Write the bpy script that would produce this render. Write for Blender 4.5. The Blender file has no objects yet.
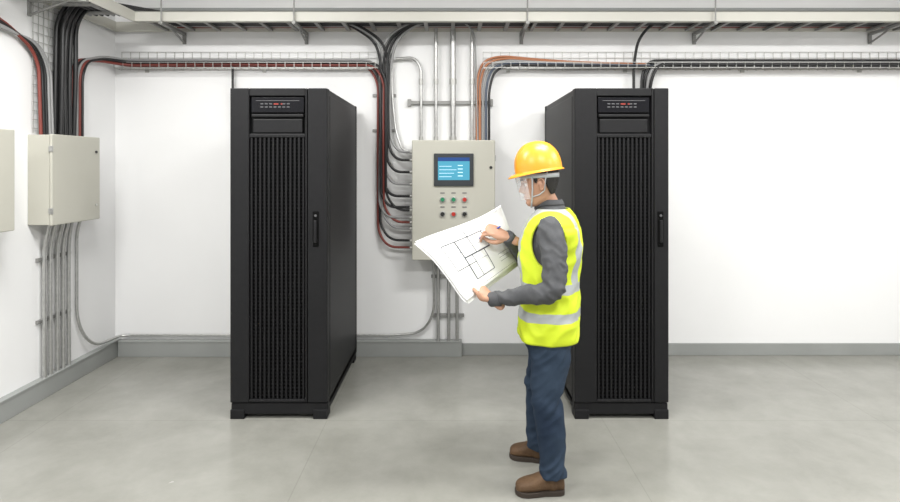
import bpy, bmesh, math, random, time
from mathutils import Vector, Matrix, noise
random.seed(4)
sc = bpy.context.scene
sc.view_settings.view_transform = 'Standard'
sc.view_settings.look = 'None'
F = 560.0; CAMH = 1.62; WY = 4.786; LX = -2.86

# ------------------------------------------------------------------ materials
def mat(name, col, rough=0.5, metal=0.0, col2=None, nscale=5.0, bump=0.0, bscale=60.0, emit=None, estr=0.0, spec=0.5, stretch=None):
    m = bpy.data.materials.new(name); m.use_nodes = True
    nt = m.node_tree; b = nt.nodes['Principled BSDF']
    b.inputs['Base Color'].default_value = (*col, 1); b.inputs['Roughness'].default_value = rough
    b.inputs['Metallic'].default_value = metal; b.inputs['Specular IOR Level'].default_value = spec
    tc = nt.nodes.new('ShaderNodeTexCoord'); src = tc.outputs['Object']
    if stretch:
        mp = nt.nodes.new('ShaderNodeMapping'); mp.inputs['Scale'].default_value = stretch
        nt.links.new(src, mp.inputs['Vector']); src = mp.outputs['Vector']
    if col2:
        n = nt.nodes.new('ShaderNodeTexNoise'); n.inputs['Scale'].default_value = nscale; n.inputs['Detail'].default_value = 6
        r = nt.nodes.new('ShaderNodeValToRGB'); r.color_ramp.elements[0].position = .3; r.color_ramp.elements[1].position = .7
        r.color_ramp.elements[0].color = (*col, 1); r.color_ramp.elements[1].color = (*col2, 1)
        nt.links.new(src, n.inputs['Vector']); nt.links.new(n.outputs['Fac'], r.inputs['Fac']); nt.links.new(r.outputs['Color'], b.inputs['Base Color'])
    if bump:
        n2 = nt.nodes.new('ShaderNodeTexNoise'); n2.inputs['Scale'].default_value = bscale; n2.inputs['Detail'].default_value = 4
        bp = nt.nodes.new('ShaderNodeBump'); bp.inputs['Strength'].default_value = bump; bp.inputs['Distance'].default_value = .01
        nt.links.new(src, n2.inputs['Vector']); nt.links.new(n2.outputs['Fac'], bp.inputs['Height']); nt.links.new(bp.outputs['Normal'], b.inputs['Normal'])
    if emit:
        b.inputs['Emission Color'].default_value = (*emit, 1); b.inputs['Emission Strength'].default_value = estr
    return m

M_wall = mat('white_paint', (.82,.82,.82), .75, col2=(.85,.85,.85), nscale=1.2, bump=.04, bscale=90)
M_ceil = mat('ceiling_paint', (.80,.80,.79), .8)
M_base = mat('grey_skirting', (.28,.29,.28), .5, col2=(.32,.33,.32), nscale=3)
M_blk = mat('cabinet_black', (.0075,.0075,.0085), .55, col2=(.010,.010,.011), nscale=30, spec=.25)
M_blk2 = mat('cabinet_black_side', (.010,.010,.011), .48, spec=.25)
M_blk3 = mat('cabinet_slat', (.007,.007,.008), .55, spec=.25)
M_hole = mat('cabinet_interior', (.003,.003,.003), .8, spec=.1)
M_gry = mat('panel_greige', (.46,.45,.39), .45, col2=(.49,.48,.42), nscale=2)
M_metal = mat('galvanised', (.46,.46,.45), .38, .8, col2=(.56,.56,.55), nscale=40)
M_wire = mat('zinc_wire', (.46,.46,.44), .4, .4)
M_tray = mat('tray_cream', (.56,.55,.50), .5, .1)
M_bracket = mat('bracket_grey', (.28,.28,.27), .5, .3)
M_cblk = mat('cable_black', (.012,.012,.013), .4)
M_cred = mat('cable_red', (.20,.04,.03), .45)
M_corg = mat('cable_orange', (.42,.17,.08), .45)
M_cgry = mat('cable_grey', (.30,.30,.30), .45)
M_bluec = mat('cable_blue', (.08,.10,.14), .45)

def floor_mat():
    m = bpy.data.materials.new('polished_concrete'); m.use_nodes = True
    nt = m.node_tree; b = nt.nodes['Principled BSDF']; L = nt.links.new; N = nt.nodes.new
    tc = N('ShaderNodeTexCoord')
    n = N('ShaderNodeTexNoise'); n.inputs['Scale'].default_value = 2.2; n.inputs['Detail'].default_value = 12; n.inputs['Roughness'].default_value = .68; n.inputs['Distortion'].default_value=.15
    r = N('ShaderNodeValToRGB'); r.color_ramp.elements[0].position = .30; r.color_ramp.elements[1].position = .70
    r.color_ramp.elements[0].color = (.222,.220,.196,1); r.color_ramp.elements[1].color = (.300,.298,.270,1)
    L(tc.outputs['Object'], n.inputs['Vector']); L(n.outputs['Fac'], r.inputs['Fac'])
    br = N('ShaderNodeTexBrick'); br.offset = 0; br.inputs['Scale'].default_value = 1; br.inputs['Brick Width'].default_value = 1.75
    br.inputs['Row Height'].default_value = 1.3; br.inputs['Mortar Size'].default_value = .004; br.inputs['Mortar Smooth'].default_value = .6
    br.inputs['Color1'].default_value = (1,1,1,1); br.inputs['Color2'].default_value = (.98,.98,.975,1); br.inputs['Mortar'].default_value = (.86,.86,.85,1)
    mp = N('ShaderNodeMapping'); mp.inputs['Location'].default_value = (.78,.35,0)
    L(tc.outputs['Object'], mp.inputs['Vector']); L(mp.outputs['Vector'], br.inputs['Vector'])
    mx = N('ShaderNodeMix'); mx.data_type = 'RGBA'; mx.blend_type = 'MULTIPLY'; mx.inputs[0].default_value = 1
    L(r.outputs['Color'], mx.inputs[6]); L(br.outputs['Color'], mx.inputs[7]); L(mx.outputs[2], b.inputs['Base Color'])
    n2 = N('ShaderNodeTexNoise'); n2.inputs['Scale'].default_value = 3; n2.inputs['Detail'].default_value = 6
    mr = N('ShaderNodeMapRange'); mr.inputs['To Min'].default_value = .14; mr.inputs['To Max'].default_value = .32
    L(tc.outputs['Object'], n2.inputs['Vector']); L(n2.outputs['Fac'], mr.inputs['Value']); L(mr.outputs['Result'], b.inputs['Roughness'])
    b.inputs['Specular IOR Level'].default_value = .5
    return m
M_floor = floor_mat()

# ------------------------------------------------------------------ helpers
def empty(name, loc):
    e = bpy.data.objects.new(name, None); e.location = loc; e.empty_display_size = .1
    sc.collection.objects.link(e); return e
def setparent(ob, p):
    if p is not None:
        ob.parent = p; ob.matrix_parent_inverse = Matrix.Translation(-Vector(p.location))
def smooth(me, v=True):
    me.polygons.foreach_set('use_smooth', [v]*len(me.polygons))
def meshob(name, verts, faces, m, parent=None, sm=False):
    me = bpy.data.meshes.new(name); me.from_pydata([tuple(v) for v in verts], [], faces); me.update()
    bm = bmesh.new(); bm.from_mesh(me); bmesh.ops.recalc_face_normals(bm, faces=bm.faces); bm.to_mesh(me); bm.free()
    ob = bpy.data.objects.new(name, me); sc.collection.objects.link(ob)
    if m: me.materials.append(m)
    if sm: smooth(me)
    setparent(ob, parent); return ob
BF = [(0,1,2,3),(4,7,6,5),(0,4,5,1),(1,5,6,2),(2,6,7,3),(3,7,4,0)]
def boxes(name, lst, m, parent=None, bevel=0):
    V=[];Fc=[]
    for (x0,x1,y0,y1,z0,z1) in lst:
        k=len(V); V += [(x0,y0,z0),(x1,y0,z0),(x1,y1,z0),(x0,y1,z0),(x0,y0,z1),(x1,y0,z1),(x1,y1,z1),(x0,y1,z1)]
        Fc += [tuple(i+k for i in f) for f in BF]
    ob = meshob(name, V, Fc, m, parent)
    if bevel:
        b = ob.modifiers.new('bev','BEVEL'); b.width=bevel; b.segments=2; b.limit_method='ANGLE'
    return ob
def bake(ob):
    dg = bpy.context.evaluated_depsgraph_get(); dg.update()
    me = bpy.data.meshes.new_from_object(ob.evaluated_get(dg), depsgraph=dg)
    ob.modifiers.clear(); ob.data = me; return ob
def fillet(pts, r=.06, n=7):
    P=[Vector(p) for p in pts]
    if r<=0: return P
    out=[P[0]]
    for i in range(1,len(P)-1):
        a=P[i-1]-P[i]; b=P[i+1]-P[i]
        t=min(r, a.length*.49, b.length*.49)
        s=P[i]+a.normalized()*t; e=P[i]+b.normalized()*t
        for k in range(n+1):
            u=k/n; out.append(s*(1-u)**2+P[i]*2*u*(1-u)+e*u*u)
    out.append(P[-1]); return out
def pipes(name, items, mats, parent=None, res=3):
    cu = bpy.data.curves.new(name,'CURVE'); cu.dimensions='3D'; cu.bevel_depth=1.0; cu.bevel_resolution=res; cu.use_fill_caps=True
    for m in mats: cu.materials.append(m)
    for pts,r,mi,fr in items:
        Q=fillet(pts,fr); s=cu.splines.new('POLY'); s.points.add(len(Q)-1)
        for p,q in zip(s.points,Q): p.co=(*q,1); p.radius=r
        s.material_index=mi; s.use_smooth=True
    ob=bpy.data.objects.new('tmpcurve',cu); sc.collection.objects.link(ob)
    dg=bpy.context.evaluated_depsgraph_get(); dg.update()
    me=bpy.data.meshes.new_from_object(ob.evaluated_get(dg), depsgraph=dg)
    bpy.data.objects.remove(ob)
    o=bpy.data.objects.new(name,me); sc.collection.objects.link(o); setparent(o,parent); return o
def cyl(name, p0, p1, r, m, parent=None, seg=20, r2=None):
    p0=Vector(p0);p1=Vector(p1); d=(p1-p0); L=d.length; d.normalize(); r2=r if r2 is None else r2
    up=Vector((0,0,1)) if abs(d.z)<.9 else Vector((1,0,0)); u=d.cross(up).normalized(); v=d.cross(u)
    V=[];Fc=[]
    for p,rr in((p0,r),(p1,r2)):
        for i in range(seg):
            a=2*math.pi*i/seg; V.append(p+u*math.cos(a)*rr+v*math.sin(a)*rr)
    for i in range(seg): j=(i+1)%seg; Fc.append((i,j,seg+j,seg+i))
    Fc += [tuple(range(seg)), tuple(range(seg,2*seg))]
    ob=meshob(name,V,Fc,m,parent); b=ob.modifiers.new('b','BEVEL'); b.width=min(r,L)*.12; b.segments=2; b.limit_method='ANGLE'
    return ob

# ================================================================== WORKER
W=empty('worker',(.53,2.92,0))
ANG=math.radians(165); BM=Matrix.Translation((.53,2.92,0))@Matrix.Rotation(ANG,4,'Z')
SEC=[(.66,.012,.105,.150),(.70,.012,.118,.160),(.76,.012,.128,.170),(.84,.010,.131,.172),(.94,.008,.128,.166),(1.04,.008,.132,.170),(1.14,.008,.138,.178),
     (1.22,.004,.138,.184),(1.28,0,.130,.186),(1.32,-.004,.116,.180),(1.35,-.006,.100,.157),(1.375,-.004,.084,.118),(1.395,.002,.072,.088),(1.41,.006,.062,.068)]
def sec(z):
    if z<=SEC[0][0]: return SEC[0][1:]
    for a,b in zip(SEC,SEC[1:]):
        if z<=b[0]:
            t=(z-a[0])/(b[0]-a[0]); t=t*t*(3-2*t)*.35+t*.65
            return tuple(a[i]+(b[i]-a[i])*t for i in(1,2,3))
    return SEC[-1][1:]
def torso_pt(th,z,off=0):
    cx,a,b=sec(z); c,s=math.cos(th),math.sin(th); p=2.3
    r=(abs(c)**p+abs(s)**p)**(-1/p)
    return Vector((cx+(a+off)*c*r,(b+off)*s*r,z))
class MB:
    def __init__(s): s.V=[];s.F=[]
    def rings(s,R,cap=True):
        k=len(s.V);n=len(R[0])
        for r in R: s.V+= [Vector(v) for v in r]
        for i in range(len(R)-1):
            for j in range(n):
                a=k+i*n+j;b=k+i*n+(j+1)%n; s.F.append((a,b,b+n,a+n))
        if cap: s.F.append(tuple(range(k,k+n))[::-1]); s.F.append(tuple(range(k+(len(R)-1)*n,k+len(R)*n)))
    def tube(s,pts,rad,seg=18,sub=5,ref=None,capr=True):
        P=[Vector(p) for p in pts]; R=[(r,r) if not isinstance(r,tuple) else r for r in rad]
        Q=[];RR=[]
        for i in range(len(P)-1):
            p0=P[max(i-1,0)];p1=P[i];p2=P[i+1];p3=P[min(i+2,len(P)-1)]
            for k in range(sub):
                t=k/sub
                Q.append(.5*((2*p1)+(p2-p0)*t+(2*p0-5*p1+4*p2-p3)*t*t+(3*p1-3*p2+p3-p0)*t**3))
                RR.append(tuple(R[i][q]*(1-t)+R[i+1][q]*t for q in(0,1)))
        Q.append(P[-1]);RR.append(R[-1])
        if capr:
            t0=(Q[0]-Q[1]).normalized(); t1=(Q[-1]-Q[-2]).normalized()
            r0=RR[0];r1=RR[-1]
            Q=[Q[0]+t0*r0[0]*.9,Q[0]+t0*r0[0]*.6]+Q+[Q[-1]+t1*r1[0]*.6,Q[-1]+t1*r1[0]*.9]
            RR=[(r0[0]*.35,r0[1]*.35),(r0[0]*.8,r0[1]*.8)]+RR+[(r1[0]*.8,r1[1]*.8),(r1[0]*.35,r1[1]*.35)]
        rings=[]
        rf=Vector(ref) if ref is not None else None; u=None
        for i in range(len(Q)):
            t=(Q[min(i+1,len(Q)-1)]-Q[max(i-1,0)]).normalized()
            if rf is not None: u=(rf-t*rf.dot(t)).normalized()
            else:
                if u is None: a=Vector((0,0,1)) if abs(t.z)<.9 else Vector((1,0,0)); u=(a-t*a.dot(t)).normalized()
                else: u=(u-t*u.dot(t)).normalized()
            v=t.cross(u)
            rings.append([Q[i]+u*math.cos(2*math.pi*j/seg)*RR[i][0]+v*math.sin(2*math.pi*j/seg)*RR[i][1] for j in range(seg)])
        s.rings(rings)
    def build(s,name,m,parent,voxel=None,sm=0,smf=.5):
        ob=meshob(name,s.V,s.F,m,parent,True)
        if voxel:
            r=ob.modifiers.new('r','REMESH'); r.mode='VOXEL'; r.voxel_size=voxel; r.use_smooth_shade=True
        if sm:
            q=ob.modifiers.new('s','SMOOTH'); q.iterations=sm; q.factor=smf
        if voxel or sm: bake(ob); smooth(ob.data)
        return ob

M_shirt=mat('shirt_charcoal',(.072,.074,.079),.85,col2=(.095,.097,.102),nscale=25,bump=.15,bscale=400,spec=.2)
M_jean=mat('denim',(.015,.025,.045),.85,col2=(.034,.052,.080),nscale=5,bump=.25,bscale=400,spec=.15)
M_skin=mat('skin',(.44,.24,.155),.5,col2=(.49,.275,.185),nscale=14)
M_hair=mat('hair_black',(.010,.008,.007),.5,bump=.8,bscale=120,stretch=(4,4,1))
M_boot=mat('boot_leather',(.080,.046,.024),.65,col2=(.125,.072,.037),nscale=16,bump=.3,bscale=80,spec=.3)
M_sole=mat('boot_sole',(.035,.025,.018),.8)
M_helm=mat('helmet_yellow',(.80,.335,.025),.32)
M_strap=mat('strap_grey',(.42,.44,.46),.5)
M_eye=mat('eye_white',(.75,.73,.7),.25); M_iris=mat('iris',(.02,.012,.008),.2); M_lip=mat('lips',(.38,.17,.135),.45)

A=Vector((-.162,2.75,1.252));B=Vector((.264,3.15,1.367));C=Vector((.372,3.06,1.09));D=Vector((.073,2.72,.955))
SN=(D-A).cross(B-A).normalized()
def sheet(u,v,dn=0,ck=1.0):
    p=(A*(1-u)+B*u)*(1-v)+(D*(1-u)+C*u)*v
    sag=-.024*math.sin(math.pi*u)*(.4+.6*(1-v)) + .014*math.sin(math.pi*v)+.006*math.sin(u*7+v*3)
    curl=max(0,(u-.74)/.26)*max(0,1-v*1.2)*ck
    corner=max(0,.16-u)/.16*max(0,.3-v)/.3
    c2=max(0,(v-.8)/.2)*max(0,1-u*1.8)
    return p+SN*(sag+dn+.085*curl**1.6-.02*corner+.018*c2**2)+ (A-B).normalized()*(.05*curl**2)

TIP=sheet(.62,.33,.002)
pd=Vector((.80,-.30,.50)).normalized()
GP=TIP+pd*.034
def frame(d,palm,left):
    d=Vector(d).normalized(); pn=Vector(palm); pn=(pn-d*pn.dot(d)).normalized()
    t=pn.cross(d) if left else d.cross(pn)
    return d,t,pn
FR=frame((-.87,.08,.40),(.1,.62,-.72),False)
WR=GP-(FR[0]*.118+FR[1]*.020+FR[2]*.055)
El=sheet(.30,1.0)
FL=frame((-.80,.20,.56),SN,True)
WL=El-FL[0]*.075-SN*.012
def hand(name,wr,fr,curls,thumb,left):
    d,t,pn=fr; mb=MB()
    def L(p): return wr+d*p[0]+t*p[1]+pn*p[2]
    mb.tube([L((-.05,0,0)),L((-.01,0,0)),L((.03,.002,.001)),L((.06,.002,.002)),L((.092,.001,.001))],[(.026,.020),(.026,.018),(.035,.018),(.041,.016),(.040,.012)],ref=t,sub=4)
    segs=[(.042,.026,.019),(.046,.029,.020),(.042,.027,.019),(.033,.021,.017)]
    ry=[.030,.010,-.010,-.029]; rx=[.086,.092,.088,.078]
    for i in range(4):
        p=Vector((rx[i],ry[i],0)); pts=[L((rx[i]-.03,ry[i]*.9,0)),L(p)]; a=0
        for s_,c in zip(segs[i],curls[i]):
            a+=math.radians(c); p=p+Vector((math.cos(a)*s_,(1.5-i)*.0035,math.sin(a)*s_)); pts.append(L(p))
        rr=[.0088,.0098,.0090,.0084,.0070] if i<3 else [.008,.0086,.0078,.0072,.0062]
        mb.tube(pts,rr,seg=12,sub=3)
    mb.tube([L(p) for p in thumb],[.014,.0135,.0105,.0085][:len(thumb)],seg=12,sub=3)
    return mb.build(name,M_skin,W,voxel=.0026,sm=3)
hand('hand_right',WR,FR,[(38,45,18),(48,48,25),(58,52,28),(64,55,30)],[(.015,.020,.008),(.045,.042,.028),(.080,.040,.046),(.106,.026,.056)],False)
hand('hand_left',WL,FL,[(6,12,8),(8,14,8),(10,16,10),(12,18,12)],[(.015,.020,.008),(.045,.050,.020),(.075,.052,.036),(.102,.044,.036)],True)

mb=MB()
zs=[.66+i*(1.41-.66)/40 for i in range(41)]
mb.rings([[BM@torso_pt(2*math.pi*j/48,z) for j in range(48)] for z in zs])
shL=BM@Vector((-.005,.165,1.295)); shR=BM@Vector((.01,-.165,1.295))
elL=Vector((.492,2.672,1.015)); elR=Vector((.44,3.12,1.075))
wl=WL+ (elL-WL).normalized()*.022; wrr=WR+(elR-WR).normalized()*.022
mb.tube([shL+Vector((.02,.03,.01)),shL,shL.lerp(elL,.35)+Vector((.012,-.018,0)),shL.lerp(elL,.75)+Vector((.012,-.006,0)),elL,elL.lerp(wl,.3),elL.lerp(wl,.7),wl],[.062,.066,.063,.055,.052,.052,.043,.036],seg=24)
mb.tube([shR,shR.lerp(elR,.35)+Vector((.01,.02,0)),elR,elR.lerp(wrr,.35),elR.lerp(wrr,.7),wrr],[.066,.062,.052,.050,.042,.036],seg=24)
legL=[(.505,2.835,.74),(.502,2.825,.62),(.486,2.805,.47),(.500,2.79,.32),(.508,2.778,.18),(.512,2.772,.085)]
legR=[(.525,3.00,.74),(.516,3.01,.62),(.488,3.03,.47),(.486,3.045,.32),(.484,3.055,.18),(.482,3.06,.085)]
mb.tube(legL,[.106,.098,.076,.073,.064,.066],seg=24,capr=False)
mb.tube(legR,[.106,.098,.076,.073,.064,.066],seg=24,capr=False)
HO=Vector((.463,2.905,1.532))
mb.tube([BM@Vector((.0,0,1.36)),BM@Vector((.02,0,1.42)),HO+Vector((.022,0,-.06)),HO+Vector((.018,0,-.02))],[.064,.056,.054,.052],seg=24)
body=mb.build('body',None,W,voxel=.0058,sm=6)
me=body.data
me.materials.clear()
for m in(M_shirt,M_jean,M_skin): me.materials.append(m)
Bi=BM.inverted()
def ridge(x): return (1-abs(x)*2.2)
nv=len(me.vertices); co=[0.]*(nv*3); me.vertices.foreach_get('co',co)
no=[tuple(v.vector) for v in me.vertex_normals]
out_=[]
for i in range(nv):
    p=Vector(co[3*i:3*i+3]); n=Vector(no[i])
    if p.z<.72:
        f=noise.noise(Vector((p.x*7,p.y*7,p.z*13+p.x*9)))*.008+ridge(noise.noise(Vector((p.x*8+5,p.y*8,p.z*19-p.x*18))))*.0045-.002
        k=.7+1.1*math.exp(-((p.z-.45)/.06)**2)+1.4*math.exp(-((p.z-.13)/.055)**2)+.5*math.exp(-((p.z-.66)/.05)**2)
        p=p+n*f*k
    elif p.z<1.36:
        lp=Bi@p
        out=abs(lp.y)>.17 or lp.x>.15
        f=noise.noise(Vector((p.x*9,p.y*9,p.z*12+p.x*10)))*.009+ridge(noise.noise(Vector((p.x*17,p.y*9,p.z*20+p.x*14+7))))*.006-.003
        k=1.0+1.1*math.exp(-((p-elL).length/.085)**2)
        p=p+n*f*(k if out else .4)
    out_+=list(p)
me.vertices.foreach_set('co',out_); me.update()
for f in me.polygons:
    z=f.center.z
    f.material_index = 1 if z<.80 else (2 if z>1.418 else 0)
mc=MB(); R=[]
for (z,r,dx) in((1.365,.090,-.002),(1.392,.077,.006),(1.425,.066,.014),(1.447,.064,.017),(1.440,.071,.016),(1.415,.078,.012)):
    ring=[]
    for j in range(48):
        a=2*math.pi*j/48; dip=-.030*max(0,math.cos(a))**1.5
        ring.append(BM@Vector((dx+r*1.02*math.cos(a),r*math.sin(a),z+dip)))
    R.append(ring)
mc.rings(R,cap=False); col=mc.build('shirt_collar',M_shirt,W)
s=col.modifiers.new('s','SOLIDIFY'); s.thickness=.003; s2=col.modifiers.new('ss','SUBSURF'); s2.levels=1; s2.render_levels=1
for nm,w0,el in(('cuff_left',wl,elL),('cuff_right',wrr,elR)):
    d_=(el-w0).normalized(); m_=MB(); m_.tube([w0-d_*.032,w0-d_*.028,w0+d_*.02,w0+d_*.026],[.033,.037,.039,.036],seg=28,sub=2,capr=False); m_.build(nm,M_shirt,W)

def vest_mat():
    m=bpy.data.materials.new('hi_vis_vest'); m.use_nodes=True; nt=m.node_tree; b=nt.nodes['Principled BSDF']; L=nt.links.new; N=nt.nodes.new
    tc=N('ShaderNodeTexCoord'); sp=N('ShaderNodeSeparateXYZ'); L(tc.outputs['Object'],sp.inputs[0])
    nz=N('ShaderNodeTexNoise'); nz.inputs['Scale'].default_value=9; L(tc.outputs['Object'],nz.inputs['Vector'])
    def M(op,a,b_=None):
        n=N('ShaderNodeMath'); n.operation=op
        for i,x in enumerate((a,b_)):
            if x is None: continue
            if isinstance(x,(int,float)): n.inputs[i].default_value=x
            else: L(x,n.inputs[i])
        return n.outputs[0]
    zw=M('ADD',sp.outputs['Z'],M('MULTIPLY',M('SUBTRACT',nz.outputs['Fac'],.5),.02))
    def band(v,c,h): return M('LESS_THAN',M('ABSOLUTE',M('SUBTRACT',v,c)),h)
    h1=band(zw,1.005,.024); h2=band(zw,.865,.024)
    ay=M('ABSOLUTE',sp.outputs['Y']); v1=M('MULTIPLY',band(ay,.098,.024),M('GREATER_THAN',sp.outputs['Z'],1.0))
    st=M('MAXIMUM',M('MAXIMUM',h1,h2),v1)
    zip_=M('MULTIPLY',M('LESS_THAN',ay,.006),M('GREATER_THAN',sp.outputs['X'],0))
    r=N('ShaderNodeValToRGB'); r.color_ramp.elements[0].color=(.50,.62,.012,1); r.color_ramp.elements[1].color=(.62,.74,.02,1); L(nz.outputs['Fac'],r.inputs['Fac'])
    mx=N('ShaderNodeMix'); mx.data_type='RGBA'; L(st,mx.inputs[0]); L(r.outputs['Color'],mx.inputs[6]); mx.inputs[7].default_value=(.36,.38,.38,1)
    m2=N('ShaderNodeMix'); m2.data_type='RGBA'; L(zip_,m2.inputs[0]); L(mx.outputs[2],m2.inputs[6]); m2.inputs[7].default_value=(.2,.25,.05,1)
    L(m2.outputs[2],b.inputs['Base Color']); b.inputs['Roughness'].default_value=.65
    n3=N('ShaderNodeTexNoise'); n3.inputs['Scale'].default_value=220; bp=N('ShaderNodeBump'); bp.inputs['Strength'].default_value=.2; bp.inputs['Distance'].default_value=.004
    L(tc.outputs['Object'],n3.inputs['Vector']); L(n3.outputs['Fac'],bp.inputs['Height']); L(bp.outputs['Normal'],b.inputs['Normal'])
    return m
mv=MB(); R=[]; NZ=90
for i in range(NZ+1):
    z=.735+i*(1.392-.735)/NZ; ring=[]
    off=.014+.010*max(0,(.95-z)/.2)
    for j in range(140):
        th=2*math.pi*j/140; p=torso_pt(th,z,off)
        f=noise.noise(Vector((p.x*10,p.y*10,z*6)))*.016+ridge(noise.noise(Vector((p.x*11+3,p.y*11,z*13+p.y*8))))*.008-.001
        f*= 1 if z<1.3 else .3
        n=Vector((math.cos(th),math.sin(th),0)); p=p+n*f
        ring.append(p)
    R.append(ring)
mv.rings(R,cap=False)
def cutf(p):
    arm = max((p.x/.084)**2+((p.z-1.232)/.118)**2-1, (.100-abs(p.y))*20)
    vn = max((abs(p.y)-(p.z-1.165)*.36)*10, (.02-p.x)*10)
    return min(arm,vn)
fv=[cutf(v) for v in mv.V]
nb={}
for f in mv.F:
    for a,b in zip(f,f[1:]+f[:1]): nb.setdefault(a,set()).add(b); nb.setdefault(b,set()).add(a)
newV=[v.copy() for v in mv.V]
for i,v in enumerate(mv.V):
    if fv[i]<0:
        o=[j for j in nb[i] if fv[j]>=0]
        if o:
            best=None
            for j in o:
                lo,hi=0.,1.
                for _ in range(12):
                    m_=(lo+hi)/2
                    if cutf(v.lerp(mv.V[j],m_))<0: lo=m_
                    else: hi=m_
                q=v.lerp(mv.V[j],hi)
                if best is None or (q-v).length<(best-v).length: best=q
            newV[i]=best
        else: newV[i]=None
mv.F=[f for f in mv.F if all(newV[k] is not None for k in f) and any(fv[k]>=0 for k in f)]
used=sorted({k for f in mv.F for k in f}); rem={k:i for i,k in enumerate(used)}
mv.V=[newV[k] for k in used]; mv.F=[tuple(rem[k] for k in f) for f in mv.F]
vest=mv.build('hi_vis_vest',vest_mat(),W)
sd=vest.modifiers.new('s','SOLIDIFY'); sd.thickness=.005; sd.offset=1
vest.matrix_basis=BM
ec={}
for f in mv.F:
    for a,b in zip(f,f[1:]+f[:1]): ec[(min(a,b),max(a,b))]=ec.get((min(a,b),max(a,b)),0)+1
adj={}
for (a,b),c in ec.items():
    if c==1: adj.setdefault(a,[]).append(b); adj.setdefault(b,[]).append(a)
seen=set(); loops=[]
for s0 in adj:
    if s0 in seen: continue
    lp=[s0]; seen.add(s0); cur=s0
    while True:
        nx=[q for q in adj[cur] if q not in seen]
        if not nx: break
        cur=nx[0]; seen.add(cur); lp.append(cur)
    if len(lp)>12: loops.append(lp)
it=[]
for lp in loops:
    P=[mv.V[k] for k in lp]; P=P+[P[0]] if (P[0]-P[-1]).length<.03 else P
    for _ in range(2): P=[P[0]]+[(P[i-1]+P[i]*2+P[i+1])/4 for i in range(1,len(P)-1)]+[P[-1]]
    it.append((P,.0042,0,0))
bd=pipes('vest_binding',it,[mat('binding_lime',(.38,.44,.02),.7)],W,res=2); bd.matrix_basis=BM

HM=Matrix.Translation(HO)@Matrix.Rotation(math.radians(170),4,'Z')@Matrix.Rotation(math.radians(9),4,'Y')
PR=[(-.122,.058,.020,.014),(-.114,.078,-.005,.034),(-.100,.086,-.03,.046),(-.085,.083,-.05,.055),(-.07,.086,-.06,.060),(-.055,.086,-.068,.064),(-.04,.087,-.076,.067),
    (-.02,.086,-.086,.070),(0,.083,-.093,.073),(.02,.090,-.098,.075),(.04,.091,-.10,.077),(.065,.085,-.098,.076),(.09,.068,-.085,.067),(.108,.040,-.055,.045),(.118,.010,-.018,.014)]
def hp(z):
    for a,b in zip(PR,PR[1:]):
        if z<=b[0]:
            t=(z-a[0])/(b[0]-a[0]); return tuple(a[i]+(b[i]-a[i])*t for i in(1,2,3))
    return PR[-1][1:]
g=lambda x,s:math.exp(-(x/s)**2)
def head_pt(th,z,off=0):
    f,b,w=hp(z); cx=(f+b)/2; a=(f-b)/2
    c,s=math.cos(th),math.sin(th); p=2.25; r=(abs(c)**p+abs(s)**p)**(-1/p)
    x=cx+(a+off)*c*r; y=(w+off)*s*r
    if c>0:
        nz=0
        if -.05<z<.022:
            nz=.027*max(0,1-(z+.036)/.058)**.8 if z>-.036 else .027*max(0,(z+.052)/.016)
        x+=nz*g(y,.009+.006*max(0,min(1,(-z)/.04)))*1.0
        x-=.009*g(abs(y)-.031,.015)*g(z+.002,.013)
        x+=.004*g(y,.022)*(g(z+.064,.006)+g(z+.077,.006))-.003*g(y,.024)*g(z+.0705,.0025)
        x+=.004*g(abs(y)-.028,.02)*g(z-.018,.008)
        x-=.003*g(y,.02)*g(z+.088,.006)
    return Vector((x,y,z))
NH=96; NT=112
R=[[head_pt(2*math.pi*j/NT,-.122+i*.24/NH) for j in range(NT)] for i in range(NH+1)]
mh=MB(); mh.rings(R); head=mh.build('head',M_skin,W,sm=2); head.matrix_basis=HM
V=[];Fc=[];idx={}
def hv(i,j):
    j%=NT
    if (i,j) not in idx: idx[(i,j)]=len(V); V.append(head_pt(2*math.pi*j/NT,-.122+i*.24/NH,.005))
    return idx[(i,j)]
for i in range(NH):
    z=-.122+i*.24/NH
    for j in range(NT):
        th=2*math.pi*(j+.5)/NT; p=head_pt(th,z)
        ok = (z>.045) or (p.x<-.028-.25*max(0,-z) and z>-.068) or (p.x<.004 and z>.022) or (p.x<.022 and z>.0 and p.x>.008)
        if ok and z<.11: Fc.append((hv(i,j),hv(i,j+1),hv(i+1,j+1),hv(i+1,j)))
hair=meshob('hair',V,Fc,M_hair,W,True); s=hair.modifiers.new('s','SOLIDIFY'); s.thickness=.007; s.offset=0; hair.matrix_basis=HM
for sg in(1,-1):
    me_=MB(); y0=.072*sg
    c=Vector((-.006,y0,-.010)); pts=[];n=14
    for k in range(n):
        a=math.radians(-110+k*(300/(n-1))); rx=.016 if math.sin(a)>0 else .011
        pts.append(c+Vector((math.cos(a)*rx*-1-.004, sg*(.009+.005*math.cos(a)), math.sin(a)*.028)))
    me_.tube(pts,[.0038]*n,seg=10,sub=2)
    me_.tube([c+Vector((.002,0,.016)),c+Vector((-.004,sg*.005,.0)),c+Vector((0,sg*.004,-.022))],[(.012,.005),(.014,.006),(.008,.005)],seg=14,sub=4,ref=(1,0,0))
    o=me_.build('ear_left' if sg>0 else 'ear_right',M_skin,W,voxel=.002,sm=3); o.matrix_basis=HM
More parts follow.
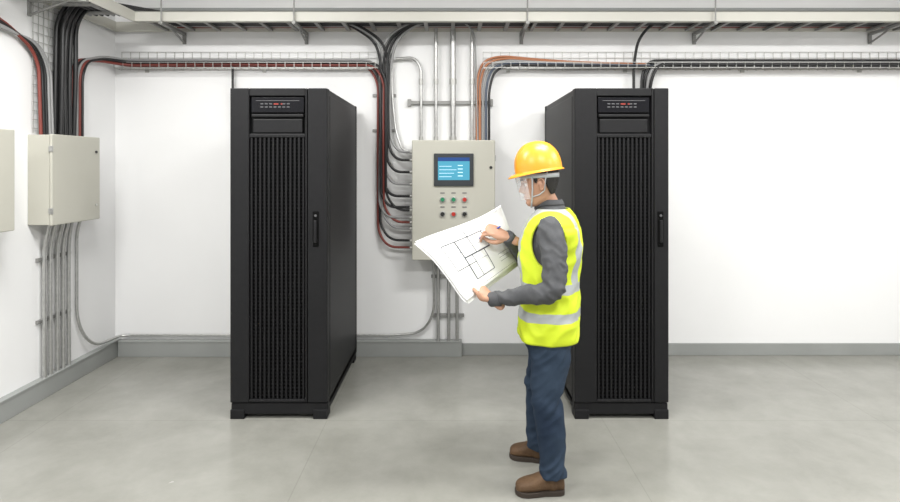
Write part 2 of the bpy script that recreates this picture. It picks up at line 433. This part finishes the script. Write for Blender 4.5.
for sg in(1,-1):
    for nm,r,off,m in(('eye',.0115,0,M_eye),('iris',.0062,.0068,M_iris)):
        bm=bmesh.new(); bmesh.ops.create_uvsphere(bm,u_segments=20,v_segments=14,radius=r); me_=bpy.data.meshes.new(nm); bm.to_mesh(me_); bm.free()
        me_.materials.append(m); smooth(me_); o=bpy.data.objects.new(nm,me_); sc.collection.objects.link(o); setparent(o,W)
        o.matrix_basis=HM@Matrix.Translation((.0655+off,sg*.031,-.003))
    m_=MB(); m_.tube([head_pt(math.asin(max(-1,min(1,sg*y/.08))),z)+Vector((.002,0,0)) for y,z in((.012,.019),(.028,.025),(.046,.021))],[(.0022,.004),(.003,.005),(.0018,.003)],seg=10,sub=3); o=m_.build('eyebrow',M_hair,W); o.matrix_basis=HM
    m_=MB(); m_.tube([(.073,sg*.018,.002),(.0765,sg*.031,.007),(.070,sg*.044,.002)],[.0018,.0028,.0018],seg=8,sub=3); o=m_.build('eyelid',M_skin,W); o.matrix_basis=HM
for nm,z,r in(('lip_upper',-.0655,.0034),('lip_lower',-.0755,.004)):
    m_=MB(); pts=[]
    for y in(-.022,-.012,0,.012,.022):
        q=head_pt(math.asin(y/.085),z); pts.append(q+Vector((-.001,0,0)))
    m_.tube(pts,[.001,r*.8,r,r*.8,.001],seg=10,sub=4); o=m_.build(nm,M_lip,W); o.matrix_basis=HM

n=72
def hat(t,th,off=0):
    a=t*math.pi/2; rr=math.cos(a)**.82; z=.052+.150*math.sin(a)
    x=(.122+off)*rr*math.cos(th)-.004; y=(.104+off)*rr*math.sin(th)
    rg_=.006*g(y,.013)*min(1,t*3)+.004*(g(abs(y)-.040,.010))*min(1,t*3)*(1 if t<.93 else .3)
    nrm=Vector((math.cos(a)*math.cos(th),math.cos(a)*math.sin(th),math.sin(a)))
    return Vector((x,y,z))+nrm*rg_
mhh=MB()
R=[]
for (e_,dz) in((.036,-.012),(.034,-.008),(.016,-.001),(.004,.002)):
    ring=[]
    for j in range(n):
        th=2*math.pi*j/n; fr=max(0,math.cos(th))**1.5; ext=e_*(.30+.85*fr)
        b0=hat(0,th); nn=Vector((math.cos(th),math.sin(th),0)); p=b0+nn*ext; p.z+=dz*(.5+1.0*fr)
        ring.append(p)
    R.append(ring)
for i in range(26):
    t=i/26; R.append([hat(t+.0001,2*math.pi*j/n) for j in range(n)])
R.append([hat(.995,2*math.pi*j/n) for j in range(n)])
mhh.rings(R,cap=False); mhh.F.append(tuple(range(len(mhh.V)-n,len(mhh.V))))
hh=mhh.build('hard_hat',M_helm,W); s=hh.modifiers.new('s','SOLIDIFY'); s.thickness=.003; s.offset=-1; hh.matrix_basis=HM@Matrix.Translation((-.002,0,.004))
m_=MB(); R=[]
for z in(.022,.045):
    R.append([head_pt(2*math.pi*j/60,z+.012*math.cos(2*math.pi*j/60)*1.0,.010) for j in range(60)])
m_.rings(R,cap=False); o=m_.build('hat_headband',M_strap,W); s=o.modifiers.new('s','SOLIDIFY'); s.thickness=.003; o.matrix_basis=HM
def strap(nm,path,wd):
    V=[];Fc=[];P=[Vector(p) for p in path]; Q=[]
    for i in range(len(P)-1):
        for k in range(6): Q.append(P[i].lerp(P[i+1],k/6))
    Q.append(P[-1])
    for i,q in enumerate(Q):
        t=(Q[min(i+1,len(Q)-1)]-Q[max(0,i-1)]).normalized(); nn=Vector((0,q.y,0)).normalized() if abs(q.y)>.02 else Vector((0,0,-1)); s_=t.cross(nn).normalized()
        V+=[q-s_*wd/2,q+s_*wd/2]
    for i in range(len(Q)-1): a=2*i; Fc.append((a,a+1,a+3,a+2))
    o=meshob(nm,V,Fc,M_strap,W,True); s=o.modifiers.new('s','SOLIDIFY'); s.thickness=.002; s.offset=0; o.matrix_basis=HM
for sg in(1,-1):
    strap('chin_strap',[(.030,sg*.086,.050),(.032,sg*.077,.01),(.038,sg*.071,-.03),(.046,sg*.062,-.07),(.054,sg*.048,-.10),(.060,sg*.02,-.124),(.060,0,-.126)],.008)
    strap('chin_strap_rear',[(-.050,sg*.084,.048),(-.034,sg*.082,.01),(-.020,sg*.077,-.045),(.008,sg*.070,-.062),(.044,sg*.063,-.068)],.006)
M_vis=bpy.data.materials.new('clear_visor'); M_vis.use_nodes=True; nt=M_vis.node_tree; b=nt.nodes['Principled BSDF']
b.inputs['Base Color'].default_value=(.85,.88,.9,1); b.inputs['Roughness'].default_value=.08; b.inputs['Alpha'].default_value=.18
V=[];Fc=[];na=28;nz_=10
for i in range(nz_+1):
    z=.040-.118*i/nz_
    for j in range(na+1):
        a=math.radians(-62+124*j/na); rr=1-.10*(i/nz_)
        V.append(Vector((.004+.118*math.cos(a)*rr,.098*math.sin(a)*rr,z)))
for i in range(nz_):
    for j in range(na): a=i*(na+1)+j; Fc.append((a,a+1,a+na+2,a+na+1))
o=meshob('face_shield',V,Fc,M_vis,W,True); s=o.modifiers.new('s','SOLIDIFY'); s.thickness=.0012; o.matrix_basis=HM

def boot(nm,heel,toe):
    heel=Vector(heel);toe=Vector(toe);d=(toe-heel);L_=d.length;d.normalize();s_=Vector((-d.y,d.x,0)); m_=MB();R=[]
    for t,w_,h in((0,.018,.050),(.03,.030,.075),(.10,.037,.098),(.22,.039,.108),(.36,.039,.104),(.5,.042,.084),(.65,.047,.068),(.8,.048,.058),(.91,.041,.050),(.97,.030,.042),(1,.016,.034)):
        c=heel+d*t*L_; zc=.014+h/2; R.append([c+s_*math.cos(2*math.pi*j/24)*w_+Vector((0,0,zc+(h/2)*math.copysign(abs(math.sin(2*math.pi*j/24))**.75,math.sin(2*math.pi*j/24)))) for j in range(24)])
    m_.rings(R); m_.tube([heel+d*.062+Vector((0,0,.05)),heel+d*.062+Vector((0,0,.10)),heel+d*.058+Vector((0,0,.15))],[.042,.045,.047],seg=24)
    m_.build(nm,M_boot,W,voxel=.004,sm=3)
    out=[(0,.016),(.02,.030),(.10,.040),(.3,.041),(.42,.040),(.6,.048),(.78,.052),(.9,.046),(.98,.030),(1.015,.012)]
    loop=[heel+d*t*L_+s_*w_ for t,w_ in out]+[heel+d*t*L_-s_*w_ for t,w_ in out[::-1]]
    n=len(loop); V=[v+Vector((0,0,0)) for v in loop]+[v+Vector((0,0,.024)) for v in loop]
    o=meshob(nm+'_sole',V,[tuple(range(n))[::-1],tuple(range(n,2*n))]+[(j,(j+1)%n,n+(j+1)%n,n+j) for j in range(n)],M_sole,W)
    b=o.modifiers.new('b','BEVEL'); b.width=.003; b.segments=2
    for k in range(4):
        t=.40+k*.07; c=heel+d*t*L_; h=(.104-(t-.36)*.15)+.013
        q=MB(); q.tube([c+s_*.022+Vector((0,0,h-.010)),c+Vector((0,0,h+.001)),c-s_*.022+Vector((0,0,h-.010))],[.0022]*3,seg=8,sub=3); q.build('lace',M_sole,W)
boot('boot_left',(.565,2.775,0),(.325,2.765,0))
boot('boot_right',(.540,3.06,0),(.335,3.12,0))
pe=MB(); pe.tube([TIP,TIP+pd*.012],[.0008,.0032],seg=12,sub=2,capr=False); pe.build('pen_tip',mat('pen_metal',(.55,.55,.53),.3,.8),W)
pe=MB(); pe.tube([TIP+pd*.012,TIP+pd*.14],[.0042,.0042],seg=12,sub=2); pe.build('pen',mat('pen_blue',(.02,.05,.35),.3),W)

# ------------------------------------------------------------------ drawings
PW=empty('construction_drawing',tuple((A+C)/2))
M_pap=mat('paper',(.77,.77,.76),.7); M_ink=mat('ink',(.05,.055,.07),.7)
def sheetmesh(nm,dn,du,dv,m,ck=1.0):
    n=40;k=30;V=[];Fc=[]
    for i in range(n+1):
        for j in range(k+1):
            V.append(sheet(i/n,j/k,dn,ck)+ (A-B).normalized()*du+(D-A).normalized()*dv)
    for i in range(n):
        for j in range(k): a=i*(k+1)+j; Fc.append((a,a+1,a+k+2,a+k+1))
    o=meshob(nm,V,Fc,m,PW,True); s=o.modifiers.new('s','SOLIDIFY'); s.thickness=.0006; s.offset=0; return o
sheetmesh('sheet_top',0,0,0,M_pap)
sheetmesh('sheet_2',-.006,.009,.008,M_pap,.75)
sheetmesh('sheet_3',-.013,-.004,.017,M_pap,.3)
V=[];Fc=[]
def ink(u0,v0,u1,v1,w=.004):
    w=w*1.6
    n=max(2,int(max(abs(u1-u0),abs(v1-v0))*30)); k=len(V); hor=abs(u1-u0)>=abs(v1-v0)
    for i in range(n+1):
        t=i/n;u=u0+(u1-u0)*t;v=v0+(v1-v0)*t
        for s_ in(-1,1): V.append(sheet(u+(0 if hor else s_*w/2),v+(s_*w/2*1.4 if hor else 0),.0012))
    for i in range(n): a=k+2*i; Fc.append((a,a+1,a+3,a+2))
for l in [(.15,.22,.72,.22,.006),(.15,.22,.15,.62,.005),(.15,.62,.45,.62,.005),(.34,.22,.34,.85,.009),(.34,.50,.70,.50,.009),(.52,.10,.52,.50,.005),(.70,.22,.70,.50,.005),(.45,.50,.45,.85,.005),
          (.34,.85,.62,.85,.005),(.62,.50,.62,.85,.005),(.22,.10,.22,.22,.003),(.22,.10,.52,.10,.003),(.15,.40,.34,.40,.003),(.24,.40,.24,.62,.002),(.40,.62,.62,.62,.002),(.55,.30,.70,.30,.002),(.58,.22,.58,.38,.002),
          (.52,.38,.66,.38,.002),(.05,.05,.95,.05,.0015),(.05,.05,.05,.95,.0015),(.05,.95,.95,.95,.0015),(.74,.70,.90,.70,.002),(.74,.76,.90,.76,.002),(.74,.82,.88,.82,.002)]: ink(*l)
meshob('plan_lines',V,Fc,M_ink,PW)

# ------------------------------------------------------------------ room
boxes('floor',[(LX-.1,4.7,-1.5,WY+.1,-.1,0)],M_floor)
boxes('wall_back',[(LX-.1,4.7,WY,WY+.1,0,3.4)],M_wall)
boxes('wall_left',[(LX-.1,LX,-1.5,WY,0,3.4)],M_wall)
boxes('wall_right',[(4.6,4.7,-1.5,WY,0,3.4)],M_wall)
boxes('ceiling',[(LX-.1,4.7,-1.5,WY+.1,3.4,3.5)],M_ceil)
boxes('baseboard_left',[(LX,LX+.05,-1.5,WY,0,.135),(LX,LX+.055,-1.5,WY,.125,.14)],M_base,bevel=.003)
boxes('baseboard_back',[(LX+.055,.10,WY-.06,WY,0,.130),(LX+.055,.10,WY-.065,WY,.12,.135),(.10,4.6,WY-.02,WY,0,.10)],M_base,bevel=.003)
boxes('trim_1',[(LX,4.6,WY-.03,WY,2.93,2.955)],M_base)
M_led = mat('led_diffuser',(.9,.9,.9),.5,emit=(1,.995,.985),estr=3)
M_lh = mat('lamp_housing',(.7,.7,.7),.4)
for lx in(-1.8,.85,3.3):
    for ly in(.2,2.55):
        e=empty('ceiling_light',(lx,ly,3.35))
        boxes('housing',[(lx-.62,lx+.62,ly-.17,ly+.17,3.34,3.4)],M_lh,e,.005)
        boxes('diffuser',[(lx-.6,lx+.6,ly-.15,ly+.15,3.33,3.342)],M_led,e)
        ld=bpy.data.lights.new('lamp','AREA'); ld.shape='RECTANGLE'; ld.size=1.2; ld.size_y=.4; ld.energy={-1.8:78,.85:68,3.3:64}[lx]; ld.color=(1,.993,.975)
        lo=bpy.data.objects.new('lamp',ld); lo.location=(lx,ly,3.31); sc.collection.objects.link(lo); setparent(lo,e)
w=bpy.data.worlds.new('w'); sc.world=w; w.use_nodes=True
w.node_tree.nodes['Background'].inputs[0].default_value=(1,.995,.985,1); w.node_tree.nodes['Background'].inputs[1].default_value=.58

# ------------------------------------------------------------------ cabinets
M_red = mat('indicator_red',(.25,.03,.02),.4,emit=(1,.08,.05),estr=.04)
M_lbl = mat('label_grey',(.10,.10,.105),.5)
M_disp = mat('display_glass',(.006,.006,.008),.2,spec=.3)
def cabinet(x0,wd,pl,pr,yf=F/157.,yb=4.70,H=2.11):
    e=empty('server_cabinet',(x0+wd/2,(yf+yb)/2,0)); x1=x0+wd
    boxes('carcass',[(x0+.004,x1-.004,yf+.045,yb,.06,H-.006)],M_blk2,e,.006)
    boxes('side_panels',[(x0,x0+.01,yf+.09,yb-.05,.10,H-.04),(x1-.01,x1,yf+.09,yb-.05,.10,H-.04)],M_blk2,e,.004)
    boxes('corner_posts',[(x0-.001,x0+.03,yf+.03,yf+.07,.05,H),(x1-.03,x1+.001,yf+.03,yf+.07,.05,H),(x0-.001,x1+.001,yb-.04,yb,.05,H)],M_blk2,e,.004)
    boxes('door_frame',[(x0,x0+pl,yf,yf+.045,.105,H),(x0+pr,x0+pr+.012,yf,yf+.045,.105,H),
          (x0+pl,x0+pr,yf+.002,yf+.045,H-.05,H),(x0+pl,x0+pr,yf+.002,yf+.045,.105,.125),(x0+pl,x0+pr,yf+.004,yf+.045,1.795,1.82)],M_blk,e,.005)
    boxes('side_door',[(x0+pr+.016,x1,yf,yf+.045,.105,H)],M_blk,e,.006)
    boxes('plinth',[(x0+.004,x1-.004,yf+.008,yb-.02,.03,.098)],M_blk,e,.004)
    boxes('feet',[(x0,x0+.09,yf,yf+.10,0,.06),(x1-.09,x1,yf,yf+.10,0,.06),(x0,x0+.09,yb-.12,yb-.02,0,.06),(x1-.09,x1,yb-.12,yb-.02,0,.06)],M_blk,e,.004)
    boxes('vent_back',[(x0+pl,x0+pr,yf+.036,yf+.043,.125,1.80)],M_hole,e)
    n=13; wv=pr-pl; sl=[]
    for i in range(n):
        cx=x0+pl+(i+.5)*wv/n; sl.append((cx-.0065,cx+.0065,yf+.008,yf+.022,.125,1.797))
    boxes('vent_slats',sl,M_blk3,e,.002)
    rb=[]
    z=.14
    while z<1.79: rb.append((x0+pl,x0+pr,yf+.022,yf+.030,z,z+.009)); z+=.024
    boxes('vent_ribs',rb,M_blk3,e)
    boxes('header_display',[(x0+pl+.01,x0+pr-.01,yf+.012,yf+.044,1.955,H-.055)],M_disp,e,.004)
    boxes('header_pocket',[(x0+pl+.012,x0+pr-.012,yf+.006,yf+.044,1.925,1.945),(x0+pl+.02,x0+pr-.02,yf+.014,yf+.044,1.825,1.915)],M_blk,e,.006)
    boxes('label_plate',[(x0+pl+.07+i*.028,x0+pl+.088+i*.028,yf+.0105,yf+.0125,1.988+j*.02,1.994+j*.02) for i in range(7) for j in range(2) if not(i in(3,4) and j==1)]+[(x0+pl+.04,x0+pr-.04,yf+.0105,yf+.0125,2.03,2.033)],M_lbl,e)
    boxes('indicator',[(x0+pl+.155,x0+pl+.185,yf+.0095,yf+.0115,2.006,2.014),(x0+pl+.20,x0+pl+.21,yf+.0095,yf+.0115,2.006,2.014)],M_red,e)
    hx=x0+pr+.016+(wd-pr-.016)*.42
    boxes('handle_plate',[(hx-.019,hx+.019,yf-.006,yf+.004,1.10,1.325)],M_hole,e,.005)
    boxes('handle_lever',[(hx-.010,hx+.010,yf-.022,yf-.004,1.125,1.27)],M_blk2,e,.006)
    cyl('handle_lock',(hx,yf-.010,1.298),(hx,yf,1.298),.008,M_lbl,e)
    boxes('top_lid',[(x0+.01,x1-.01,yf+.05,yb-.01,H-.008,H+.002)],M_blk2,e,.003)
    return e
cabinet(-1.401,.618,.12,.478)
cabinet(.796,.598,.14,.49)

# ------------------------------------------------------------------ control panel
PF=4.535
e=empty('control_panel',(.03,4.66,1.33)); CPE=e
px0,px1,pz0,pz1=-.308,.366,.848,1.822
boxes('enclosure',[(px0+.006,px1-.006,PF+.02,WY-.002,pz0+.006,pz1-.006)],M_gry,e,.006)
boxes('door',[(px0,px1,PF,PF+.022,pz0,pz1)],M_gry,e,.008)
def pp(px,py): s=F/PF; return ((px-450)/s, CAMH-(py-165)/s)
xa,za=pp(434,153.5); xb,zb=pp(473.5,186)
boxes('screen_bezel',[(xa,xb,PF-.018,PF,zb,za)],mat('bezel',(.035,.04,.045),.35),e,.005)
M_scr=mat('screen_cyan',(.02,.1,.15),.2,emit=(.10,.45,.62),estr=.75)
xa2,za2=pp(438,157.5);xb2,zb2=pp(469.5,180)
boxes('screen',[(xa2,xb2,PF-.0195,PF-.017,zb2,za2)],M_scr,e)
M_scr2=mat('screen_dark',(.01,.03,.12),.2,emit=(.02,.07,.22),estr=.7)
M_scr3=mat('screen_text',(.5,.7,.8),.3,emit=(.5,.8,.9),estr=.5)
boxes('screen_header',[(xa2,xb2,PF-.0205,PF-.019,za2-.030,za2)],M_scr2,e)
boxes('screen_rows',[(xa2+.01,xa2+.11+.02*(i%3),PF-.0205,PF-.019,zb2+.025+i*.028,zb2+.029+i*.028) for i in range(4)]+[(xa2+.16,xa2+.20,PF-.0205,PF-.019,zb2+.03+i*.028,zb2+.037+i*.028) for i in range(4)],M_scr3,e)
M_gbtn=mat('button_green',(.02,.22,.10),.35); M_rbtn=mat('button_red',(.45,.03,.02),.35); M_kbtn=mat('button_black',(.02,.02,.02),.35); M_ring=mat('button_ring',(.55,.55,.53),.3,.8)
for (bx,by,m) in((442.5,199.5,M_gbtn),(453.5,199.5,M_gbtn),(464.5,199.5,M_rbtn),(442.5,214,M_kbtn),(453.5,214,M_rbtn),(464.5,214,M_kbtn)):
    x,z=pp(bx,by); cyl('button_ring',(x,PF-.008,z),(x,PF,z),.024,M_ring,e); cyl('button_cap',(x,PF-.024,z),(x,PF-.006,z),.0165,m,e)
boxes('button_labels',[(pp(b,0)[0]-.018,pp(b,0)[0]+.018,PF-.002,PF,pp(0,y)[1]-.004,pp(0,y)[1]+.004) for b in(442.5,453.5,464.5) for y in(193,207)],M_lbl,e)
boxes('hinges',[(px1-.012,px1+.006,PF+.002,PF+.03,z,z+.05) for z in(1.0,1.65)],M_metal,e,.003)
for z in(1.15,1.60): cyl('door_lock',(px1-.035,PF-.008,z),(px1-.035,PF,z),.012,M_kbtn,e)

# ------------------------------------------------------------------ left wall boxes
def wallbox(y0,y1,z0,z1,dp=.17,lock=True):
    e=empty('junction_box',(LX+dp/2,(y0+y1)/2,(z0+z1)/2))
    boxes('enclosure',[(LX+.001,LX+dp-.022,y0+.004,y1-.004,z0+.004,z1-.004)],M_gry,e,.004)
    boxes('door',[(LX+dp-.02,LX+dp,y0,y1,z0,z1)],M_gry,e,.006)
    boxes('hinges',[(LX+dp-.022,LX+dp+.003,y0-.005,y0+.008,z,z+.04) for z in(z0+.08,z1-.12)],M_metal,e,.002)
    if lock:
        cyl('door_lock',(LX+dp,y1-.05,(z0+z1)/2+.20),(LX+dp+.008,y1-.05,(z0+z1)/2+.20),.010,M_kbtn,e)
        cyl('door_lock',(LX+dp,y1-.05,(z0+z1)/2-.20),(LX+dp+.008,y1-.05,(z0+z1)/2-.20),.010,M_ring,e)
wallbox(3.786,4.304,1.208,1.83)
wallbox(2.85,3.463,1.215,1.838,lock=False)

# ------------------------------------------------------------------ ladder tray
e=empty('cable_ladder_tray',(1,4.6,2.78))
TY0,TY1=4.42,4.76; TZ=2.75
rails=[(LX+.36,4.58,TY0,TY0+.012,TZ,TZ+.085),(LX+.36,4.58,TY0,TY0+.03,TZ+.078,TZ+.085),(LX+.36,4.58,TY0,TY0+.03,TZ,TZ+.006),(LX+.02,4.58,TY1-.012,TY1,TZ,TZ+.085)]
rails+=[(LX+.36,LX+.372,-1.4,TY0,TZ,TZ+.085),(LX+.02,LX+.032,-1.4,TY1,TZ,TZ+.085)]
boxes('rails',rails,M_tray,e,.002)
rg=[]; x=LX+.45
while x<4.5: rg.append((x,x+.03,TY0+.01,TY1-.01,TZ+.005,TZ+.022)); x+=.22
y=-1.3
while y<4.4: rg.append((LX+.03,LX+.362,y,y+.03,TZ+.005,TZ+.022)); y+=.22
boxes('rungs',rg,M_bracket,e)
br=[];rods=[]
for px in(178,303,523,700,880):
    x=(px-450)/120.
    br+=[(x-.015,x+.015,TY0-.04,WY-.001,TZ-.024,TZ-.001),(x-.015,x+.015,WY-.012,WY-.001,TZ-.10,TZ)]
    rods.append(([(x,TY0-.025,TZ-.03),(x,TY0-.025,3.4)],.006,0,.01))
    rods.append(([(x,TY0+.14,TZ-.02),(x,WY-.01,TZ-.09)],.008,0,.01))
for y in(1.0,2.4,3.8):
    br+=[(LX+.001,LX+.40,y-.015,y+.015,TZ-.024,TZ-.001),(LX+.001,LX+.012,y-.015,y+.015,TZ-.12,TZ)]
    rods.append(([(LX+.01,y,TZ-.11),(LX+.26,y,TZ-.02)],.008,0,.01))
boxes('brackets',br,M_bracket,e,.002)
pipes('rods',rods,[M_bracket],e)
it=[]
for i in range(10):
    y=TY0+.04+i*.029; r=random.choice([.010,.012,.014]); pts=[]
    x=-2.3
    while x<4.5: pts.append((x,y+random.uniform(-.008,.008),TZ+.022+r+random.uniform(0,.006))); x+=.5
    it.append((pts,r,random.choice([0,0,0,0,1,2]),.2))
for i in range(6):
    xx=LX+.07+i*.045; r=.011
    it.append(([(xx,-1.3,TZ+.035),(xx,1.5,TZ+.034),(xx,3.2,TZ+.035),(xx,4.35,TZ+.035)],r,random.choice([0,0,1]),.2))
pipes('tray_cables',it,[M_cblk,M_cgry,M_cred],e)

# ------------------------------------------------------------------ wire basket trays
def basket(x0,x1,zb,name='wire_basket_tray'):
    w=.004; L=[]
    y1=WY-.012; y0=y1-.11; h=.15
    for y in(y1,y1-.035,y1-.07,y0): L.append((x0,x1,y-w,y,zb,zb+w))
    for z in(zb+.05,zb+.10,zb+h): L.append((x0,x1,y1-w,y1,z,z+w))
    for z in(zb+.045,): L.append((x0,x1,y0,y0+w,z,z+w))
    x=x0
    while x<x1:
        L+=[(x,x+w,y0,y1,zb-w,zb),(x,x+w,y1,y1+w,zb,zb+h),(x,x+w,y0-w,y0,zb,zb+.048)]; x+=.075
    x=x0+.2
    while x<x1: L.append((x,x+.03,y1,WY-.001,zb-.02,zb+.06)); x+=1.0
    return boxes(name,L,M_wire)
basket(-2.80,-.60,2.43)
basket(.28,4.55,2.43)
w=.004; L=[]
for y in [3.82+i*.05 for i in range(10)]: L.append((LX+.012,LX+.012+w,y,y+w,1.84,2.74))
z=1.87
while z<2.74: L.append((LX+.009,LX+.012,3.82,4.273,z,z+w)); z+=.06
boxes('wire_basket_riser',L,M_wire)

# ------------------------------------------------------------------ cables
it=[]
for i in range(8):
    y=3.98+(i%4)*.045; x=LX+.05+(i//4)*.045; r=.016
    it.append(([(x,y,1.82),(x+random.uniform(-.01,.01),y+random.uniform(-.01,.01),2.3),(x,y+.02,2.66),(x+.04,y+.12,2.84),(x+.25,4.50+(i%4)*.03,2.86+.02*(i//4)),(-2.1,4.47+i*.03,2.82),(-1.6,4.47+i*.03,2.80)],r,0,.22))
pipes('power_cable_bundle',it,[M_cblk])
it=[]
for i in range(5):
    o=i*.028; x=LX+.035
    it.append(([(x,1.5,2.50+o*.8),(x,3.5,2.50-o*.6+.06),(x,3.78+o*.6,2.44-.03+o*.4),(x+.005,3.84+o,2.30),(x+.02,3.84+o,1.82)],.011,[2,0,0,1,1][i],.16))
pipes('branch_cables',it,[M_cblk,M_cgry,M_cred])
it=[]
for i in range(5):
    o=i*.020; x=LX+.04+o*.3; yv=4.17+i*.022; zt=2.455+.022*(i%3)+.004; yb_=WY-.03-.018*(i)
    X=(378+i*2.2-450)/118.
    zz=CAMH-([247,240,228,222,210][i]-165)/119.
    it.append(([(x,yv,1.82),(x,yv,2.30),(x,yv+.06,2.42),(LX+.06,4.55,zt+.0),(LX+.14,yb_,zt),(-2.0,yb_,zt+.01*(i%2)),(-1.2,yb_,zt),(X-.08,yb_,zt),(X,yb_,zt-.14),(X+random.uniform(-.01,.01),yb_,1.8),(X,yb_,zz+.12),(X+.09,WY-.09,zz),(-.29,WY-.11,zz)],.0105,[1,0,2,1,0][i],.13))
pipes('basket_cables',it,[M_cblk,M_cred,M_cgry])
it=[]
ys=[152,160,172,184,196,207,217]
for i in range(7):
    X=(391-i*1.9-450)/118.; yb_=WY-.05-.014*(i%3); zz=CAMH-(ys[i]-165)/119.
    if i%2: st=[(X-.55,4.60,2.80),(X-.28,4.62,2.80),(X-.05,4.68,2.66)]
    else: st=[(X+.50,4.60,2.80),(X+.25,4.62,2.80),(X+.06,4.68,2.68)]
    it.append((st+[(X,yb_,2.50),(X+random.uniform(-.012,.012),yb_,2.1),(X,yb_,zz+.10),(X+.07,WY-.09,zz),(-.29,WY-.11,zz)],.0115,0 if i%3 else 1,.12))
pipes('control_cables',it,[M_cblk,M_cgry])
gl=[([(-.335,WY-.11,CAMH-(y-165)/119.),(-.30,WY-.11,CAMH-(y-165)/119.)],.017,0,.01) for y in [247,240,228,222,210]+ys]
pipes('cable_glands',gl,[M_ring],CPE)
it=[]
for i in range(5):
    X=(477+i*2.9-450)/118.; zt=2.545-.021*i; yb_=WY-.035-.016*i
    it.append(([(X,yb_,1.815),(X,yb_,zt-.20),(X+.05,yb_,zt-.04),(X+.20,yb_,zt),(.9,yb_,2.50-.012*i),(1.6,yb_,2.475-.008*i),(2.6,yb_,2.47-.007*i),(4.5,yb_,2.47-.007*i)],.0105,[1,1,2,3,0][i],.20))
pipes('branch_cables',it,[M_cblk,M_corg,M_cgry,M_bluec])
it=[]
for i in range(4):
    yb_=WY-.055-.02*i; zt=2.50-.013*i
    it.append(([(1.62+.02*i,WY-.05,2.15),(1.62+.02*i,yb_,zt-.12),(1.68+.02*i,yb_,zt),(1.9,yb_,zt),(3,yb_,zt),(4.5,yb_,zt)],.013,[0,0,2,0][i],.16))
it.append(([(1.9,4.6,2.80),(1.68,4.62,2.80),(1.575,4.68,2.68),(1.55,WY-.06,2.48),(1.555,WY-.05,2.0),(1.5,WY-.05,1.9),(1.39,WY-.10,1.9)],.012,0,.12))
it.append(([(.1,4.6,2.80),(.20,4.66,2.74),(.215,WY-.04,2.60),(.235,WY-.04,1.82)],.007,2,.1))
pipes('cabinet_feed_cable',it,[M_cblk,M_corg,M_cgry])
pipes('cabinet_feed_cable',[([(-1.838,WY-.05,2.45),(-1.838,WY-.05,2.0),(-1.77,WY-.05,1.85),(-1.39,WY-.11,1.85)],.010,0,.1)],[M_cblk])

# ------------------------------------------------------------------ conduits
e=empty('conduit_riser',(0,4.75,2.3)); it=[]
for px,r,top in((436,.014,TZ+.05),(453,.024,TZ+.05),(472,.014,TZ+.05)):
    X=(px-450)/118.; it.append(([(X,WY-.045,1.815),(X,WY-.045,top)],r,0,.05))
it.append(([(-.46,WY-.04,2.52),(-.30,WY-.04,2.53),(-.245,WY-.04,2.44),(-.245,WY-.04,1.815)],.013,0,.12))
it.append(([(-.50,WY-.04,2.60),(-.49,WY-.04,2.2),(-.46,WY-.04,1.9),(-.40,WY-.07,1.74),(-.30,WY-.09,1.74)],.011,0,.12))
pipes('pipes',it,[M_metal],e)
cp=[]
for px,r in((436,.019),(453,.030),(472,.019),(421,.018)):
    X=(px-450)/118.
    for z in(1.83,2.32): cp.append(([(X,WY-.045,z-.018),(X,WY-.045,z+.03)],r,0,.01))
pipes('couplings',cp,[M_wire],e)
boxes('strut',[(-.34,.36,WY-.03,WY-.001,2.135,2.165),(-.36,-.33,WY-.035,WY-.001,2.12,2.18),(.345,.365,WY-.035,WY-.001,2.12,2.18),(-.66,-.46,WY-.012,WY-.001,2.2,2.225),(-.66,-.46,WY-.012,WY-.001,1.9,1.925)],M_bracket,e,.002)
e=empty('conduit_drop',(0,4.75,.5)); it=[]
it.append(([(-.135,WY-.085,.86),(-.135,WY-.075,.36),(-.24,WY-.04,.20),(-.45,WY-.03,.175),(-.76,WY-.03,.175),(-2.76,WY-.03,.175)],.011,0,.16))
for X in(-.10,-.01,.06): it.append(([(X,WY-.05,.86),(X,WY-.05,.13)],.014,0,.05))
pipes('pipes',it,[M_metal],e)
boxes('strut',[(-.16,.12,WY-.03,WY-.001,.33,.355),(-.16,.12,WY-.03,WY-.001,.66,.685)],M_bracket,e,.002)
e=empty('conduit_drop',(LX+.05,4,.6)); it=[]
for y in(3.90,3.96,4.03,4.09,4.15): it.append(([(LX+.075 if y<4.1 else LX+.06,y,1.22),(LX+.035,y,1.05),(LX+.035,y,.13)],.014,0,.08))
it.append(([(LX+.07,4.23,1.22),(LX+.04,4.23,1.1),(LX+.04,4.23,.42),(LX+.05,4.40,.19),(LX+.07,WY-.05,.175),(LX+.14,WY-.03,.175)],.012,0,.16))
pipes('pipes',it,[M_metal],e)
boxes('strut',[(LX+.001,LX+.02,3.86,4.20,z,z+.025) for z in(.95,.52)],M_bracket,e,.002)

# ------------------------------------------------------------------ camera
cd=bpy.data.cameras.new('camera'); cam=bpy.data.objects.new('camera',cd); sc.collection.objects.link(cam)
cam.location=(0,0,CAMH); cam.rotation_euler=(math.radians(90),0,0)
cd.sensor_width=36; cd.lens=36*F/900; cd.shift_y=-86/900.; cd.clip_start=.05
sc.camera=cam
